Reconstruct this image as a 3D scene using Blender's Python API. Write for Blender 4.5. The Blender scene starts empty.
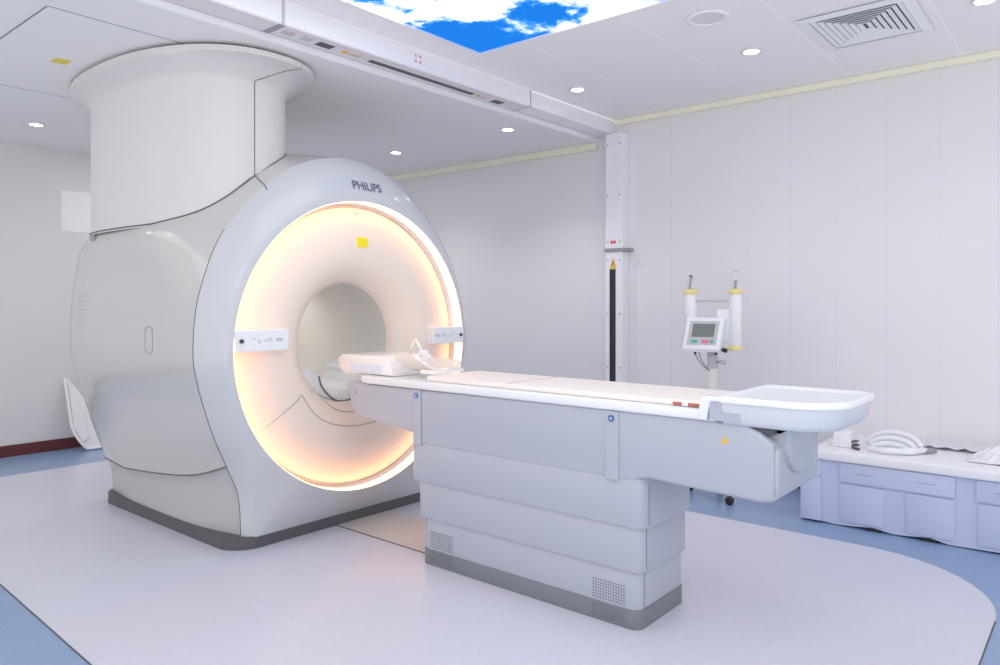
import bpy, bmesh, math, random
from math import sin, cos, pi, atan2, sqrt, hypot, radians
from mathutils import Vector, Matrix
from mathutils.bvhtree import BVHTree

random.seed(7)
SC = bpy.context.scene
COL = SC.collection

# ------------------------------------------------------------------ materials
def mat(name, col, rough=0.4, metal=0.0, coat=0.0, noise=0.03, nscale=6.0, emit=None, estr=0.0, alpha=1.0, sub=0.0, trans=0.0):
    m = bpy.data.materials.new(name); m.use_nodes = True
    nt = m.node_tree; b = nt.nodes['Principled BSDF']
    b.inputs['Roughness'].default_value = rough
    b.inputs['Metallic'].default_value = metal
    b.inputs['Coat Weight'].default_value = coat
    b.inputs['Coat Roughness'].default_value = 0.06
    b.inputs['Alpha'].default_value = alpha
    if trans: b.inputs['Transmission Weight'].default_value = trans
    if sub:
        b.inputs['Subsurface Weight'].default_value = sub
        b.inputs['Subsurface Scale'].default_value = 0.03
    tc = nt.nodes.new('ShaderNodeTexCoord'); n = nt.nodes.new('ShaderNodeTexNoise')
    n.inputs['Scale'].default_value = nscale; n.inputs['Detail'].default_value = 4
    nt.links.new(tc.outputs['Object'], n.inputs['Vector'])
    mx = nt.nodes.new('ShaderNodeMix'); mx.data_type = 'RGBA'
    mx.inputs[6].default_value = (*[c * (1 - noise) for c in col], 1)
    mx.inputs[7].default_value = (*[min(1, c * (1 + noise)) for c in col], 1)
    nt.links.new(n.outputs['Fac'], mx.inputs[0]); nt.links.new(mx.outputs[2], b.inputs['Base Color'])
    if emit:
        b.inputs['Emission Color'].default_value = (*emit, 1); b.inputs['Emission Strength'].default_value = estr
    return m

def line_mat(name, base, line, fac_fn, rough=0.4, noise=0.02, nscale=2.0, coat=0.0, bump=0.0):
    """base colour with procedural joint lines; fac_fn(nt, xyz) returns a 0..1 socket"""
    m = mat(name, base, rough, noise=noise, nscale=nscale, coat=coat)
    nt = m.node_tree; b = nt.nodes['Principled BSDF']
    src = b.inputs['Base Color'].links[0].from_socket
    tc = [n for n in nt.nodes if n.type == 'TEX_COORD'][0]
    sep = nt.nodes.new('ShaderNodeSeparateXYZ'); nt.links.new(tc.outputs['Object'], sep.inputs[0])
    f = fac_fn(nt, sep)
    mx = nt.nodes.new('ShaderNodeMix'); mx.data_type = 'RGBA'
    nt.links.new(f, mx.inputs[0]); nt.links.new(src, mx.inputs[6]); mx.inputs[7].default_value = (*line, 1)
    nt.links.new(mx.outputs[2], b.inputs['Base Color'])
    return m

def M(nt, op, a, b=None, c=None):
    n = nt.nodes.new('ShaderNodeMath'); n.operation = op
    for i, v in enumerate((a, b, c)):
        if v is None: continue
        if isinstance(v, (int, float)): n.inputs[i].default_value = v
        else: nt.links.new(v, n.inputs[i])
    return n.outputs[0]

def per_line(nt, s, period, off, w):
    u = M(nt, 'FRACT', M(nt, 'DIVIDE', M(nt, 'SUBTRACT', s, off), period))
    d = M(nt, 'MINIMUM', u, M(nt, 'SUBTRACT', 1.0, u))
    return M(nt, 'LESS_THAN', d, w / period)

FRONTW = mat('glossy cool white front shell', (.60, .615, .655), .26, coat=.35, noise=.006)
WHITE = mat('glossy white shell', (.59, .58, .57), .2, coat=.35, noise=.006)
SHELL2 = mat('satin white shell', (.52, .515, .52), .38, coat=.1, noise=.006)
TOWERM = mat('matt white tower paint', (.71, .695, .69), .5, noise=.006)
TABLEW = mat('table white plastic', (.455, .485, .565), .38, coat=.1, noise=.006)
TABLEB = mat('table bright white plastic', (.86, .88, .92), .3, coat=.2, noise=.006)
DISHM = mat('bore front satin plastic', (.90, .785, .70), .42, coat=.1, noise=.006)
BOREM = mat('bore liner grey', (.66, .64, .61), .45, noise=.01)
BAND = mat('dark grey plinth', (.105, .11, .12), .5, noise=.05)
BANDT = mat('mid grey plinth', (.20, .22, .25), .5, noise=.05)
SEAM = mat('dark seam gap', (.13, .13, .14), .7)
SEAML = mat('soft seam gap', (.36, .36, .39), .7)
RINGM = mat('warm light ring', (1, .9, .75), .5, emit=(1.0, .45, .16), estr=4.4)
BLACK = mat('black plastic', (.02, .02, .022), .4)
DGREY = mat('dark grey plastic', (.09, .09, .10), .5)
GREY = mat('grey plastic', (.33, .33, .35), .5)
LGREY = mat('light grey plastic', (.55, .56, .60), .5)
YELLOW = mat('yellow label', (.93, .82, .02), .5)
SIGNY = mat('amber sign', (.85, .52, .05), .5)
RED = mat('red print', (.72, .05, .07), .5)
BLUE = mat('blue badge', (.04, .16, .42), .4)
PEACH = mat('peach mattress vinyl', (.92, .84, .80), .5, noise=.02)
BROWN = mat('red brown strip', (.45, .14, .10), .5)
COILM = mat('translucent white plastic', (.93, .90, .88), .25, coat=.3, sub=.3)
COILT = mat('frosted plastic', (.95, .87, .80), .2, alpha=.8, sub=.2)
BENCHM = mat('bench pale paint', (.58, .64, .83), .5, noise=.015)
BENCHT = mat('bench white top', (.90, .91, .95), .35, noise=.01)
STEEL = mat('brushed steel', (.55, .56, .58), .3, metal=.9)
CREAM = mat('cream off-white', (.82, .80, .76), .5)
SCREEN = mat('grey screen', (.17, .20, .19), .3)
GREEN = mat('green key', (.10, .45, .33), .5)
PINK = mat('pink key', (.75, .22, .28), .5)
CLEAR = mat('clear syringe plastic', (.85, .88, .92), .1, alpha=.35)
COLLAR = mat('pale yellow collar', (.86, .74, .32), .4)
BEAMM = mat('beam white paint', (.88, .88, .93), .4, noise=.006)
BEAMB = mat('beam underside', (.78, .76, .78), .5, noise=.01)
TRIMY = mat('cream yellow trim', (.93, .91, .73), .6, noise=.05)
LAMP = mat('downlight lens', (1, 1, 1), .5, emit=(1, .98, .95), estr=14)
BASEB = mat('dark red brown skirting', (.14, .035, .035), .4, noise=.1)
SHEETM = mat('white folded board', (.93, .93, .93), .5)
BEIGE = mat('beige vinyl hatch', (.66, .60, .57), .4, noise=.03)

WALLB = line_mat('panel wall', (.82, .81, .84), (.75, .745, .79),
    lambda nt, s: M(nt, 'MULTIPLY', per_line(nt, s.outputs[0], .3155, -1.18, .0022),
                    M(nt, 'GREATER_THAN', s.outputs[0], -2.9)), .35, noise=.01, nscale=1.0)
WALLL = mat('plain wall paint', (.80, .785, .775), .55, noise=.01)
CEILR = line_mat('ceiling panels', (.90, .89, .90), (.96, .96, .97),
    lambda nt, s: M(nt, 'MAXIMUM', per_line(nt, s.outputs[0], .66, -.73, .006), per_line(nt, s.outputs[1], 1.3, 5.36, .005)), .4, noise=.015)
def hatch_lines(nt, s):
    x, y = s.outputs[0], s.outputs[1]
    def near(v, c, w=.005): return M(nt, 'LESS_THAN', M(nt, 'ABSOLUTE', M(nt, 'SUBTRACT', v, c)), w)
    def between(v, a, b): return M(nt, 'MULTIPLY', M(nt, 'GREATER_THAN', v, a), M(nt, 'LESS_THAN', v, b))
    a = M(nt, 'MULTIPLY', M(nt, 'MAXIMUM', near(x, -3.83), near(x, -5.44)), between(y, 1.28, 2.3))
    b = M(nt, 'MULTIPLY', near(y, 1.28), between(x, -5.44, -3.83))
    return M(nt, 'MAXIMUM', a, b)
CEILL = line_mat('lower ceiling paint', (.88, .87, .87), (.25, .25, .25), hatch_lines, .45, noise=.01)

def floor_mat(name, a, b, sc):
    m = mat(name, a, .32, noise=0)
    nt = m.node_tree; bs = nt.nodes['Principled BSDF']
    tc = [n for n in nt.nodes if n.type == 'TEX_COORD'][0]
    n1 = nt.nodes.new('ShaderNodeTexNoise'); n1.inputs['Scale'].default_value = sc; n1.inputs['Detail'].default_value = 5
    n2 = nt.nodes.new('ShaderNodeTexNoise'); n2.inputs['Scale'].default_value = 1.1; n2.inputs['Detail'].default_value = 3
    for n in (n1, n2): nt.links.new(tc.outputs['Object'], n.inputs['Vector'])
    f = M(nt, 'MULTIPLY_ADD', M(nt, 'SUBTRACT', n1.outputs['Fac'], .5), 2.2, .5)
    f = M(nt, 'MULTIPLY_ADD', M(nt, 'SUBTRACT', n2.outputs['Fac'], .5), .8, f)
    f.node.use_clamp = True
    mx = nt.nodes.new('ShaderNodeMix'); mx.data_type = 'RGBA'
    mx.inputs[6].default_value = (*a, 1); mx.inputs[7].default_value = (*b, 1)
    nt.links.new(f, mx.inputs[0]); nt.links.new(mx.outputs[2], bs.inputs['Base Color'])
    bs.inputs['Coat Weight'].default_value = .15
    return m
FLOORW = floor_mat('pale speckled vinyl', (.645, .65, .75), (.685, .69, .795), 30)
FLOORB = floor_mat('blue speckled vinyl', (.22, .33, .53), (.29, .41, .61), 90)

def sky_mat():
    m = bpy.data.materials.new('printed sky light panel'); m.use_nodes = True
    nt = m.node_tree; nt.nodes.clear()
    out = nt.nodes.new('ShaderNodeOutputMaterial'); em = nt.nodes.new('ShaderNodeEmission')
    tc = nt.nodes.new('ShaderNodeTexCoord')
    mp = nt.nodes.new('ShaderNodeMapping'); mp.inputs['Location'].default_value = SKYOFF
    nt.links.new(tc.outputs['Object'], mp.inputs['Vector'])
    n = nt.nodes.new('ShaderNodeTexNoise'); n.inputs['Scale'].default_value = 2.3; n.inputs['Detail'].default_value = 9; n.inputs['Roughness'].default_value = .6
    nt.links.new(mp.outputs[0], n.inputs['Vector'])
    # hole of blue near the far corner of the printed picture, clouds around it
    sep = nt.nodes.new('ShaderNodeSeparateXYZ'); nt.links.new(tc.outputs['Object'], sep.inputs[0])
    dx = M(nt, 'DIVIDE', M(nt, 'SUBTRACT', sep.outputs[0], -2.86), .56); dy = M(nt, 'DIVIDE', M(nt, 'SUBTRACT', sep.outputs[1], 3.30), .52)
    d = M(nt, 'SQRT', M(nt, 'ADD', M(nt, 'MULTIPLY', dx, dx), M(nt, 'MULTIPLY', dy, dy)))
    f = M(nt, 'ADD', M(nt, 'MULTIPLY', M(nt, 'SUBTRACT', n.outputs['Fac'], .5), 3.6), M(nt, 'MULTIPLY', M(nt, 'SUBTRACT', M(nt, 'MINIMUM', d, 1.3), .80), .9))
    r = nt.nodes.new('ShaderNodeValToRGB')
    e = r.color_ramp.elements
    e[0].position = .0; e[0].color = (.007, .107, .40, 1); e[1].position = .40; e[1].color = (.93, .96, 1, 1)
    k = e.new(.10); k.color = (.05, .20, .52, 1); k2 = e.new(.2); k2.color = (.36, .44, .58, 1)
    fm = M(nt, 'ADD', f, .06)
    nt.links.new(fm, r.inputs[0]); nt.links.new(r.outputs[0], em.inputs[0]); em.inputs[1].default_value = 2.2
    nt.links.new(em.outputs[0], out.inputs[0])
    return m
SKYOFF = (3.1, 1.7, 0)
SKYM = sky_mat()

# ------------------------------------------------------------------ object helpers
ORIGIN = {}
def thing(name, label, cat, loc, rotz=0, group=None):
    o = bpy.data.objects.new(name, None); COL.objects.link(o)
    o.empty_display_size = .1
    o.location = loc; o.rotation_euler = (0, 0, rotz)
    o['label'] = label; o['category'] = cat
    if group: o['group'] = group
    ORIGIN[o.name] = Vector(loc) if rotz == 0 else None
    return o

def tag(o, label, cat, group=None):
    o['label'] = label; o['category'] = cat
    if group: o['group'] = group
    return o

def obj(name, bm, m, parent=None, smooth=False, local=False, label=None, angle=None):
    """one mesh object; unrotated parents take world coordinates, rotated ones (local=True) their own"""
    bmesh.ops.remove_doubles(bm, verts=bm.verts, dist=1e-5)
    bmesh.ops.recalc_face_normals(bm, faces=bm.faces)
    off = Vector((0, 0, 0))
    if parent is not None and not local:
        p = parent
        while p is not None:
            off += p.location; p = p.parent
    lo = Vector((min(v.co.x for v in bm.verts), min(v.co.y for v in bm.verts), min(v.co.z for v in bm.verts)))
    hi = Vector((max(v.co.x for v in bm.verts), max(v.co.y for v in bm.verts), max(v.co.z for v in bm.verts)))
    c = Vector(((lo.x + hi.x) / 2, (lo.y + hi.y) / 2, lo.z)) if KEEP_ORIGIN is None else Vector(KEEP_ORIGIN)
    bmesh.ops.translate(bm, vec=-c, verts=bm.verts)
    me = bpy.data.meshes.new(name); 
    if smooth:
        for f in bm.faces: f.smooth = True
    bm.to_mesh(me); bm.free()
    if smooth and angle is not None: me.set_sharp_from_angle(angle=radians(angle))
    me.materials.append(m)
    o = bpy.data.objects.new(name, me); COL.objects.link(o)
    o.location = c - off
    if parent is not None: o.parent = parent
    if label: o['label'] = label
    return o
KEEP_ORIGIN = None

def struct(name, bm, m, **k):
    global KEEP_ORIGIN
    KEEP_ORIGIN = (0, 0, 0)
    o = obj(name, bm, m, **k); o['kind'] = 'structure'
    KEEP_ORIGIN = None
    return o

# ------------------------------------------------------------------ shape helpers
def B(): return bmesh.new()

def box(bm, x0, x1, y0, y1, z0, z1, bev=0.0, seg=2):
    t = bmesh.new()
    r = bmesh.ops.create_cube(t, size=1)
    for v in t.verts:
        v.co = Vector(((x0 + x1) / 2 + v.co.x * (x1 - x0), (y0 + y1) / 2 + v.co.y * (y1 - y0), (z0 + z1) / 2 + v.co.z * (z1 - z0)))
    if bev: bmesh.ops.bevel(t, geom=list(t.edges), offset=bev, segments=seg, affect='EDGES', profile=.5)
    merge(bm, t); return bm

def merge(bm, t):
    mp = {v: bm.verts.new(v.co) for v in t.verts}
    for f in t.faces:
        try: bm.faces.new([mp[v] for v in f.verts])
        except ValueError: pass
    t.free()

def prism(bm, pts, axis, a, b, bev=0.0, seg=2):
    """closed polygon extruded along an axis; pts are the two other coordinates in xyz order"""
    t = bmesh.new()
    def mk(p, w):
        return {'x': (w, p[0], p[1]), 'y': (p[0], w, p[1]), 'z': (p[0], p[1], w)}[axis]
    A = [t.verts.new(mk(p, a)) for p in pts]; Bv = [t.verts.new(mk(p, b)) for p in pts]
    n = len(pts)
    fa = t.faces.new(A); fb = t.faces.new(Bv[::-1])
    for i in range(n): t.faces.new([A[i], Bv[i], Bv[(i + 1) % n], A[(i + 1) % n]])
    bmesh.ops.recalc_face_normals(t, faces=t.faces)
    if bev:
        ed = list(set(list(fa.edges) + list(fb.edges)))
        bmesh.ops.bevel(t, geom=ed, offset=bev, segments=seg, affect='EDGES', profile=.5)
    merge(bm, t); return bm

def tube(bm, pts, r, n=8, closed=False):
    P = [Vector(p) for p in pts]; m = len(P); rings = []
    up = None
    for i, p in enumerate(P):
        if closed: d = P[(i + 1) % m] - P[i - 1]
        else: d = P[min(i + 1, m - 1)] - P[max(i - 1, 0)]
        d.normalize()
        if up is None:
            up = Vector((0, 0, 1)) if abs(d.z) < .9 else Vector((1, 0, 0))
        u = (up - d * up.dot(d))
        if u.length < 1e-6: u = d.orthogonal()
        u.normalize(); v = d.cross(u); up = u
        rr = r[i] if isinstance(r, (list, tuple)) else r
        rings.append([bm.verts.new(p + u * rr * cos(2 * pi * k / n) + v * rr * sin(2 * pi * k / n)) for k in range(n)])
    for i in range(m if closed else m - 1):
        a, b = rings[i], rings[(i + 1) % m]
        for k in range(n): bm.faces.new([a[k], a[(k + 1) % n], b[(k + 1) % n], b[k]])
    if not closed:
        bm.faces.new(rings[0][::-1]); bm.faces.new(rings[-1])
    return bm

def cyl(bm, p0, p1, r0, r1=None, n=20):
    tube(bm, [p0, p1], [r0, r0 if r1 is None else r1], n); return bm

def lathe(bm, prof, c, axis='z', n=48, close=False):
    """prof: (r, h) list revolved about an axis through c"""
    rings = []
    for r, hh in prof:
        ring = []
        for k in range(n):
            a = 2 * pi * k / n
            if axis == 'z': q = (c[0] + r * cos(a), c[1] + r * sin(a), c[2] + hh)
            elif axis == 'x': q = (c[0] + hh, c[1] + r * cos(a), c[2] + r * sin(a))
            else: q = (c[0] + r * cos(a), c[1] + hh, c[2] + r * sin(a))
            ring.append(bm.verts.new(q))
        rings.append(ring)
    m = len(rings)
    for i in range(m if close else m - 1):
        a, b = rings[i], rings[(i + 1) % m]
        for k in range(n): bm.faces.new([a[k], a[(k + 1) % n], b[(k + 1) % n], b[k]])
    if not close:
        if prof[0][0] > 1e-4 and CAP: bm.faces.new(rings[0])
        if prof[-1][0] > 1e-4 and CAP: bm.faces.new(rings[-1])
    return bm
CAP = True

def rrect(x0, x1, y0, y1, r, n=6, rs=None):
    """rounded rectangle points, counter-clockwise from the x1,y0 corner; rs = radii (x1y0, x1y1, x0y1, x0y0)"""
    rs = rs or (r, r, r, r); P = []
    for (cx, cy, a0), q in zip(((x1, y0, -90), (x1, y1, 0), (x0, y1, 90), (x0, y0, 180)), rs):
        sx = -1 if cx == x1 else 1; sy = -1 if cy == y1 else 1
        for i in range(n + 1):
            a = radians(a0 + 90 * i / n); P.append((cx + sx * q + q * cos(a), cy + sy * q + q * sin(a)))
    return P

def catmull(P, k):
    out = []; n = len(P)
    for i in range(n - 1):
        p0, p1, p2, p3 = P[max(i - 1, 0)], P[i], P[i + 1], P[min(i + 2, n - 1)]
        for j in range(k):
            t = j / k
            out.append(tuple(.5 * (2 * b + (c - a) * t + (2 * a - 5 * b + 4 * c - d) * t * t + (3 * b - a - 3 * c + d) * t ** 3) for a, b, c, d in zip(p0, p1, p2, p3)))
    out.append(tuple(P[-1])); return out

def text_mesh(txt, size, depth=.0015, bold=0.0):
    cu = bpy.data.curves.new('lettering', 'FONT'); cu.body = txt; cu.size = size
    cu.align_x = 'CENTER'; cu.align_y = 'CENTER'; cu.extrude = depth; cu.offset = bold
    o = bpy.data.objects.new('lettering', cu); COL.objects.link(o)
    dg = bpy.context.evaluated_depsgraph_get(); me = bpy.data.meshes.new_from_object(o.evaluated_get(dg))
    bm = bmesh.new(); bm.from_mesh(me)
    bpy.data.objects.remove(o); bpy.data.curves.remove(cu); bpy.data.meshes.remove(me)
    return bm

# ------------------------------------------------------------------ the room
X0, X1, Y0, YW = -7.4, 1.5, -.8, 5.47
ZR, ZL = 2.90, 2.735
BX0, BX1 = -3.45, -3.27          # the ceiling beam
def quad(a, b, c, d):
    bm = B(); bm.faces.new([bm.verts.new(p) for p in (a, b, c, d)]); return bm

struct('floor', box(B(), X0 - .2, X1, Y0, YW + .15, -.1, 0), FLOORB)
pts = [(-6.58, 1.20), (-4.15, 1.165), (-2.9, 1.12), (-.385, 1.04), (-.385, 3.72)]
for i in range(1, 12):
    a = radians(90 * i / 12); pts.append((-1.06 + .675 * cos(a), 3.72 + .69 * sin(a)))
pts += [(-1.06, 4.41), (-6.58, 4.41)]
struct('trim_1', prism(B(), pts, 'z', 0, .002), FLOORW)
def edge_line(P, w):                      # dark welding line along the vinyl joint
    bm = B(); tube(bm, [(x, y, .0018) for x, y in P], w, 6); return bm
struct('trim_2', edge_line(pts[:5], .003), SEAM)
struct('trim_3', prism(B(), [(-3.62, 2.77), (-2.6, 2.77), (-2.6, 3.19), (-3.62, 3.19)], 'z', .002, .004), BEIGE)
struct('trim_4', tube(B(), [(-3.6, 2.768, .004), (-2.6, 2.765, .004)], .0035, 6), SEAM)
struct('wall_back', box(B(), X0, X1, YW, YW + .12, 0, 3.0), WALLB)
struct('wall_left', box(B(), X0 - .12, X0, Y0, YW + .12, 0, 3.0), WALLL)
struct('baseboard_left', box(B(), X0, X0 + .012, Y0, YW, 0, .10), BASEB)
struct('baseboard_back', box(B(), X0, X1, YW - .012, YW, 0, .10), BASEB)
# raised sky recess left open in the upper ceiling
SX0, SX1, SY0, SY1 = -3.05, -1.42, 1.70, 3.455
bm = B()
box(bm, BX1, X1, SY1, YW, ZR, ZR + .1); box(bm, BX1, X1, Y0, SY0, ZR, ZR + .1)
box(bm, BX1, SX0, SY0, SY1, ZR, ZR + .1); box(bm, SX1, X1, SY0, SY1, ZR, ZR + .1)
struct('ceiling', bm, CEILR)
struct('ceiling_lower', box(B(), X0, BX0 + .002, Y0, YW, ZL, ZL + .25), CEILL)
struct('trim_5', box(B(), BX1, X1, YW - .045, YW, 2.855, 2.90, .006), TRIMY)
struct('trim_6', box(B(), X0, BX0, YW - .04, YW, 2.675, 2.735, .006), TRIMY)
# the lip along the lower ceiling edge
struct('trim_7', box(B(), BX0 - .03, BX0 + .012, Y0, 5.25, 2.738, 2.775, .004), BEAMM)

# faint pale panel on the left wall
tag(obj('wall_panel', box(B(), X0, X0 + .006, 2.585, 2.98, 2.0, 2.375), mat('pale wall panel', (.95, .95, .95), .5)), 'faint pale square panel on the far left wall beside the white tower', 'wall panel')

# ------------------------------------------------------------------ ceiling beam and pillar
bt = thing('ceiling_beam', 'long white boxed beam running under the ceiling to the pillar', 'beam', ((BX0 + BX1) / 2, 3, 2.775))
obj('beam_cover', box(B(), BX0, BX1, Y0, 4.26, 2.777, ZR - .001, .004), BEAMM, bt)
obj('beam_end_section', box(B(), BX0 + .005, BX1 - .012, 4.268, YW - .001, 2.783, ZR - .001, .004), BEAMM, bt)
obj('underside_plate', box(B(), BX0 + .016, BX1 - .006, Y0, 4.25, 2.773, 2.777), BEAMB, bt, label='grey underside plate with stickers and slots')
obj('joint_strip', box(B(), BX0 + .016, BX1 + .001, 4.258, 4.268, 2.775, ZR - .002), GREY, bt)
obj('joint_strip', box(B(), BX1 - .003, BX1 + .001, 2.17, 2.19, 2.776, ZR - .002), LGREY, bt)
obj('joint_strip', box(B(), BX0 + .016, BX1 - .006, 2.16, 2.20, 2.7715, 2.773), GREY, bt)
def under(name, x0, x1, y0, y1, m, label=None): return obj(name, box(B(), x0, x1, y0, y1, 2.771, 2.773), m, bt, label=label)
under('long_slot', BX0 + .06, BX0 + .10, 2.83, 3.74, DGREY, 'long dark grey slot')
under('sensor_window', BX0 + .06, BX0 + .12, 2.455, 2.555, DGREY, 'dark square window')
under('sensor_window', BX0 + .05, BX0 + .11, 3.95, 4.05, DGREY, 'dark square window')
under('sticker', BX0 + .07, BX0 + .12, 2.35, 2.41, LGREY); under('sticker', BX0 + .07, BX0 + .12, 2.23, 2.30, mat('pale pink sticker', (.62, .50, .50)))
def tri_sign(name, cx, cy, s, parent, z):
    bm = B(); prism(bm, [(cx - s, cy - s), (cx + s, cy - s), (cx, cy + s)], 'z', z - .002, z); return obj(name, bm, SIGNY, parent, label='small orange warning triangle')
tri_sign('warning_sticker', BX0 + .085, 2.655, .026, bt, 2.773); under('sticker', BX0 + .07, BX0 + .10, 2.69, 2.75, mat('pale orange sticker', (.72, .48, .30)))
tri_sign('warning_sticker', BX0 + .08, 3.80, .024, bt, 2.773); under('sticker', BX0 + .07, BX0 + .095, 3.83, 3.88, mat('pale orange sticker', (.72, .48, .30)))
# red four-corner mark on the beam's face
bm = B()
for sy in (-1, 1):
    for sz in (-1, 1):
        y, z = 3.13 + sy * .017, 2.838 + sz * .014
        box(bm, BX1, BX1 + .0015, y - .009, y + .009, z + sz * .004, z + sz * .008)
        box(bm, BX1, BX1 + .0015, y + sy * .005, y + sy * .009, z - .007, z + .007)
        box(bm, BX1, BX1 + .0015, y - sy * .006, y - sy * .002, z - .006, z + .000)
obj('red_mark', bm, RED, bt)

pt = thing('cable_pillar', 'slim white wall pillar with dark slot under the beam end', 'pillar', (-3.235, 5.37, 0))
PX0, PX1, PYF = -3.315, -3.150, 5.36
obj('pillar_cover', box(B(), PX0, PX1, PYF, YW - .001, 1.80, 2.772, .005), BEAMM, pt)
obj('pillar_cover', box(B(), PX0, PX1, PYF, YW - .001, 0, 1.775, .005), BEAMM, pt)
obj('joint_strip', box(B(), PX0 - .004, PX1 + .045, PYF - .012, YW - .001, 1.775, 1.80), GREY, pt, label='grey joint strip')
obj('cable_slot', box(B(), -3.272, -3.214, PYF - .002, PYF + .01, .30, 1.625), mat('black slot', (.03, .03, .035), .6, noise=.6, nscale=40), pt, label='dark vertical slot')
bm = B(); prism(bm, [(-3.268, 1.645), (-3.208, 1.645), (-3.238, 1.72)], 'y', PYF - .002, PYF); s = obj('warning_sticker', bm, SIGNY, pt, label='amber warning triangle')
bm = B(); box(bm, -3.2415, -3.2345, PYF - .003, PYF - .002, 1.668, 1.698); box(bm, -3.2415, -3.2345, PYF - .003, PYF - .002, 1.655, 1.662); obj('printed_mark', bm, BLACK, s)
obj('sticker', box(B(), -3.268, -3.208, PYF - .002, PYF, 1.628, 1.642), SIGNY, pt)
bm = B()
for i in range(2): box(bm, -3.262 + i * .028, -3.240 + i * .028, PYF - .002, PYF, 1.842, 1.866)
obj('red_mark', bm, RED, pt)
for x in (PX0 + .025, PX1 - .025):
    for z in (2.68, 2.25, 1.855, 1.70, 1.25, .80):
        obj('screw', cyl(B(), (x, PYF + .001, z), (x, PYF - .002, z), .007, n=10), GREY, pt)

# ------------------------------------------------------------------ ceiling fittings
tag(obj('sky_panel', box(B(), SX0 - .01, SX1 + .01, SY0 - .01, SY1 + .01, ZR + .012, ZR + .03), SKYM), 'backlit ceiling picture panel of blue sky with white clouds', 'light panel')
def origin0(o):
    return o
# keep the printed sky in room coordinates
o = bpy.data.objects['sky_panel']; c = o.location.copy()
for v in o.data.vertices: v.co += c
o.location = (0, 0, 0)

def downlight(x, y, z, label, r=.045, e=7):
    t = thing('ceiling_downlight', label, 'downlight', (x, y, z), 0, 'small round recessed ceiling downlights')
    obj('trim_ring', lathe(B(), [(r, -.001), (r * 1.35, -.001), (r * 1.4, -.004), (r * 1.1, -.008), (r, -.007)], (x, y, z), n=28, close=True), TABLEB, t, smooth=True)
    obj('lens', lathe(B(), [(r * 1.02, -.0005), (r * 1.02, -.005)], (x, y, z), n=28), LAMP, t)
    l = bpy.data.lights.new('downlight_lamp', 'SPOT'); l.energy = e; l.spot_size = radians(125); l.spot_blend = .9; l.shadow_soft_size = .05; l.color = (1, .97, .94)
    lo = bpy.data.objects.new('downlight_lamp', l); COL.objects.link(lo); lo.location = (0, 0, -.03); lo.parent = t
downlight(-6.44, 2.074, ZL, 'lit downlight in the lower ceiling at far left of the white tower')
downlight(-5.10, 4.60, ZL, 'lit downlight in the lower ceiling nearest above the scanner top right', e=30)
downlight(-3.73, 4.56, ZL, 'lit downlight in the lower ceiling just left of the beam end', e=30)
downlight(-3.00, 4.47, ZR, 'lit downlight in the upper ceiling just right of the beam end')
downlight(-1.72, 4.48, ZR, 'lit downlight between the round speaker and the square vent')
downlight(-.51, 4.49, ZR, 'lit downlight at the right edge beyond the square vent')

sp = thing('ceiling_speaker', 'round white ceiling speaker between sky panel and vent', 'speaker', (-1.70, 3.80, ZR))
obj('rim', lathe(B(), [(.085, -.001), (.118, -.001), (.12, -.006), (.105, -.014), (.09, -.010), (.085, -.008)], (-1.70, 3.80, ZR), n=40, close=True), TABLEB, sp, smooth=True)
obj('grille', lathe(B(), [(.088, -.0005), (.088, -.006)], (-1.70, 3.80, ZR), n=40), mat('pale grille', (.76, .75, .76), .6), sp)

vt = thing('air_vent', 'square white ceiling vent with concentric louvres', 'vent', (-1.07, 4.48, ZR))
vx0, vx1, vy0, vy1 = -1.35, -.78, 4.15, 4.79
def sq_ring(bm, x0, x1, y0, y1, t, za, zb):
    """square frame sloping from outer height za to inner height zb"""
    o_ = [(x0, y0), (x1, y0), (x1, y1), (x0, y1)]; i_ = [(x0 + t, y0 + t), (x1 - t, y0 + t), (x1 - t, y1 - t), (x0 + t, y1 - t)]
    for k in range(4):
        a, b = o_[k], o_[(k + 1) % 4]; c, d = i_[(k + 1) % 4], i_[k]
        for dz in (0, .003):
            bm.faces.new([bm.verts.new((*p, z + dz)) for p, z in ((a, za), (b, za), (c, zb), (d, zb))])
    return bm
obj('frame', sq_ring(B(), vx0, vx1, vy0, vy1, .055, ZR - .006, ZR - .012), TABLEB, vt)
for i in range(7):
    q = .058 + i * .032
    obj('louvre', sq_ring(B(), vx0 + q, vx1 - q, vy0 + q, vy1 - q, .025, ZR - .0095, ZR - .006), TABLEB, vt)
obj('dark_backing', box(B(), vx0 + .05, vx1 - .05, vy0 + .05, vy1 - .05, ZR - .0025, ZR - .0005), DGREY, vt)

tag(obj('ceiling_sticker', box(B(), -4.70, -4.60, 1.585, 1.665, ZL - .002, ZL), mat('yellow ceiling sticker', (.80, .66, .05))), 'small yellow sticker on the ceiling hatch left of the tower', 'sticker')

# ------------------------------------------------------------------ the scanner
YC, ZC = 2.869, 1.092
mri = thing('mri_scanner', 'large white ring-shaped scanner with warm glowing ring and tower above', 'scanner', (-4.4, YC, 0))
K = 12
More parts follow.
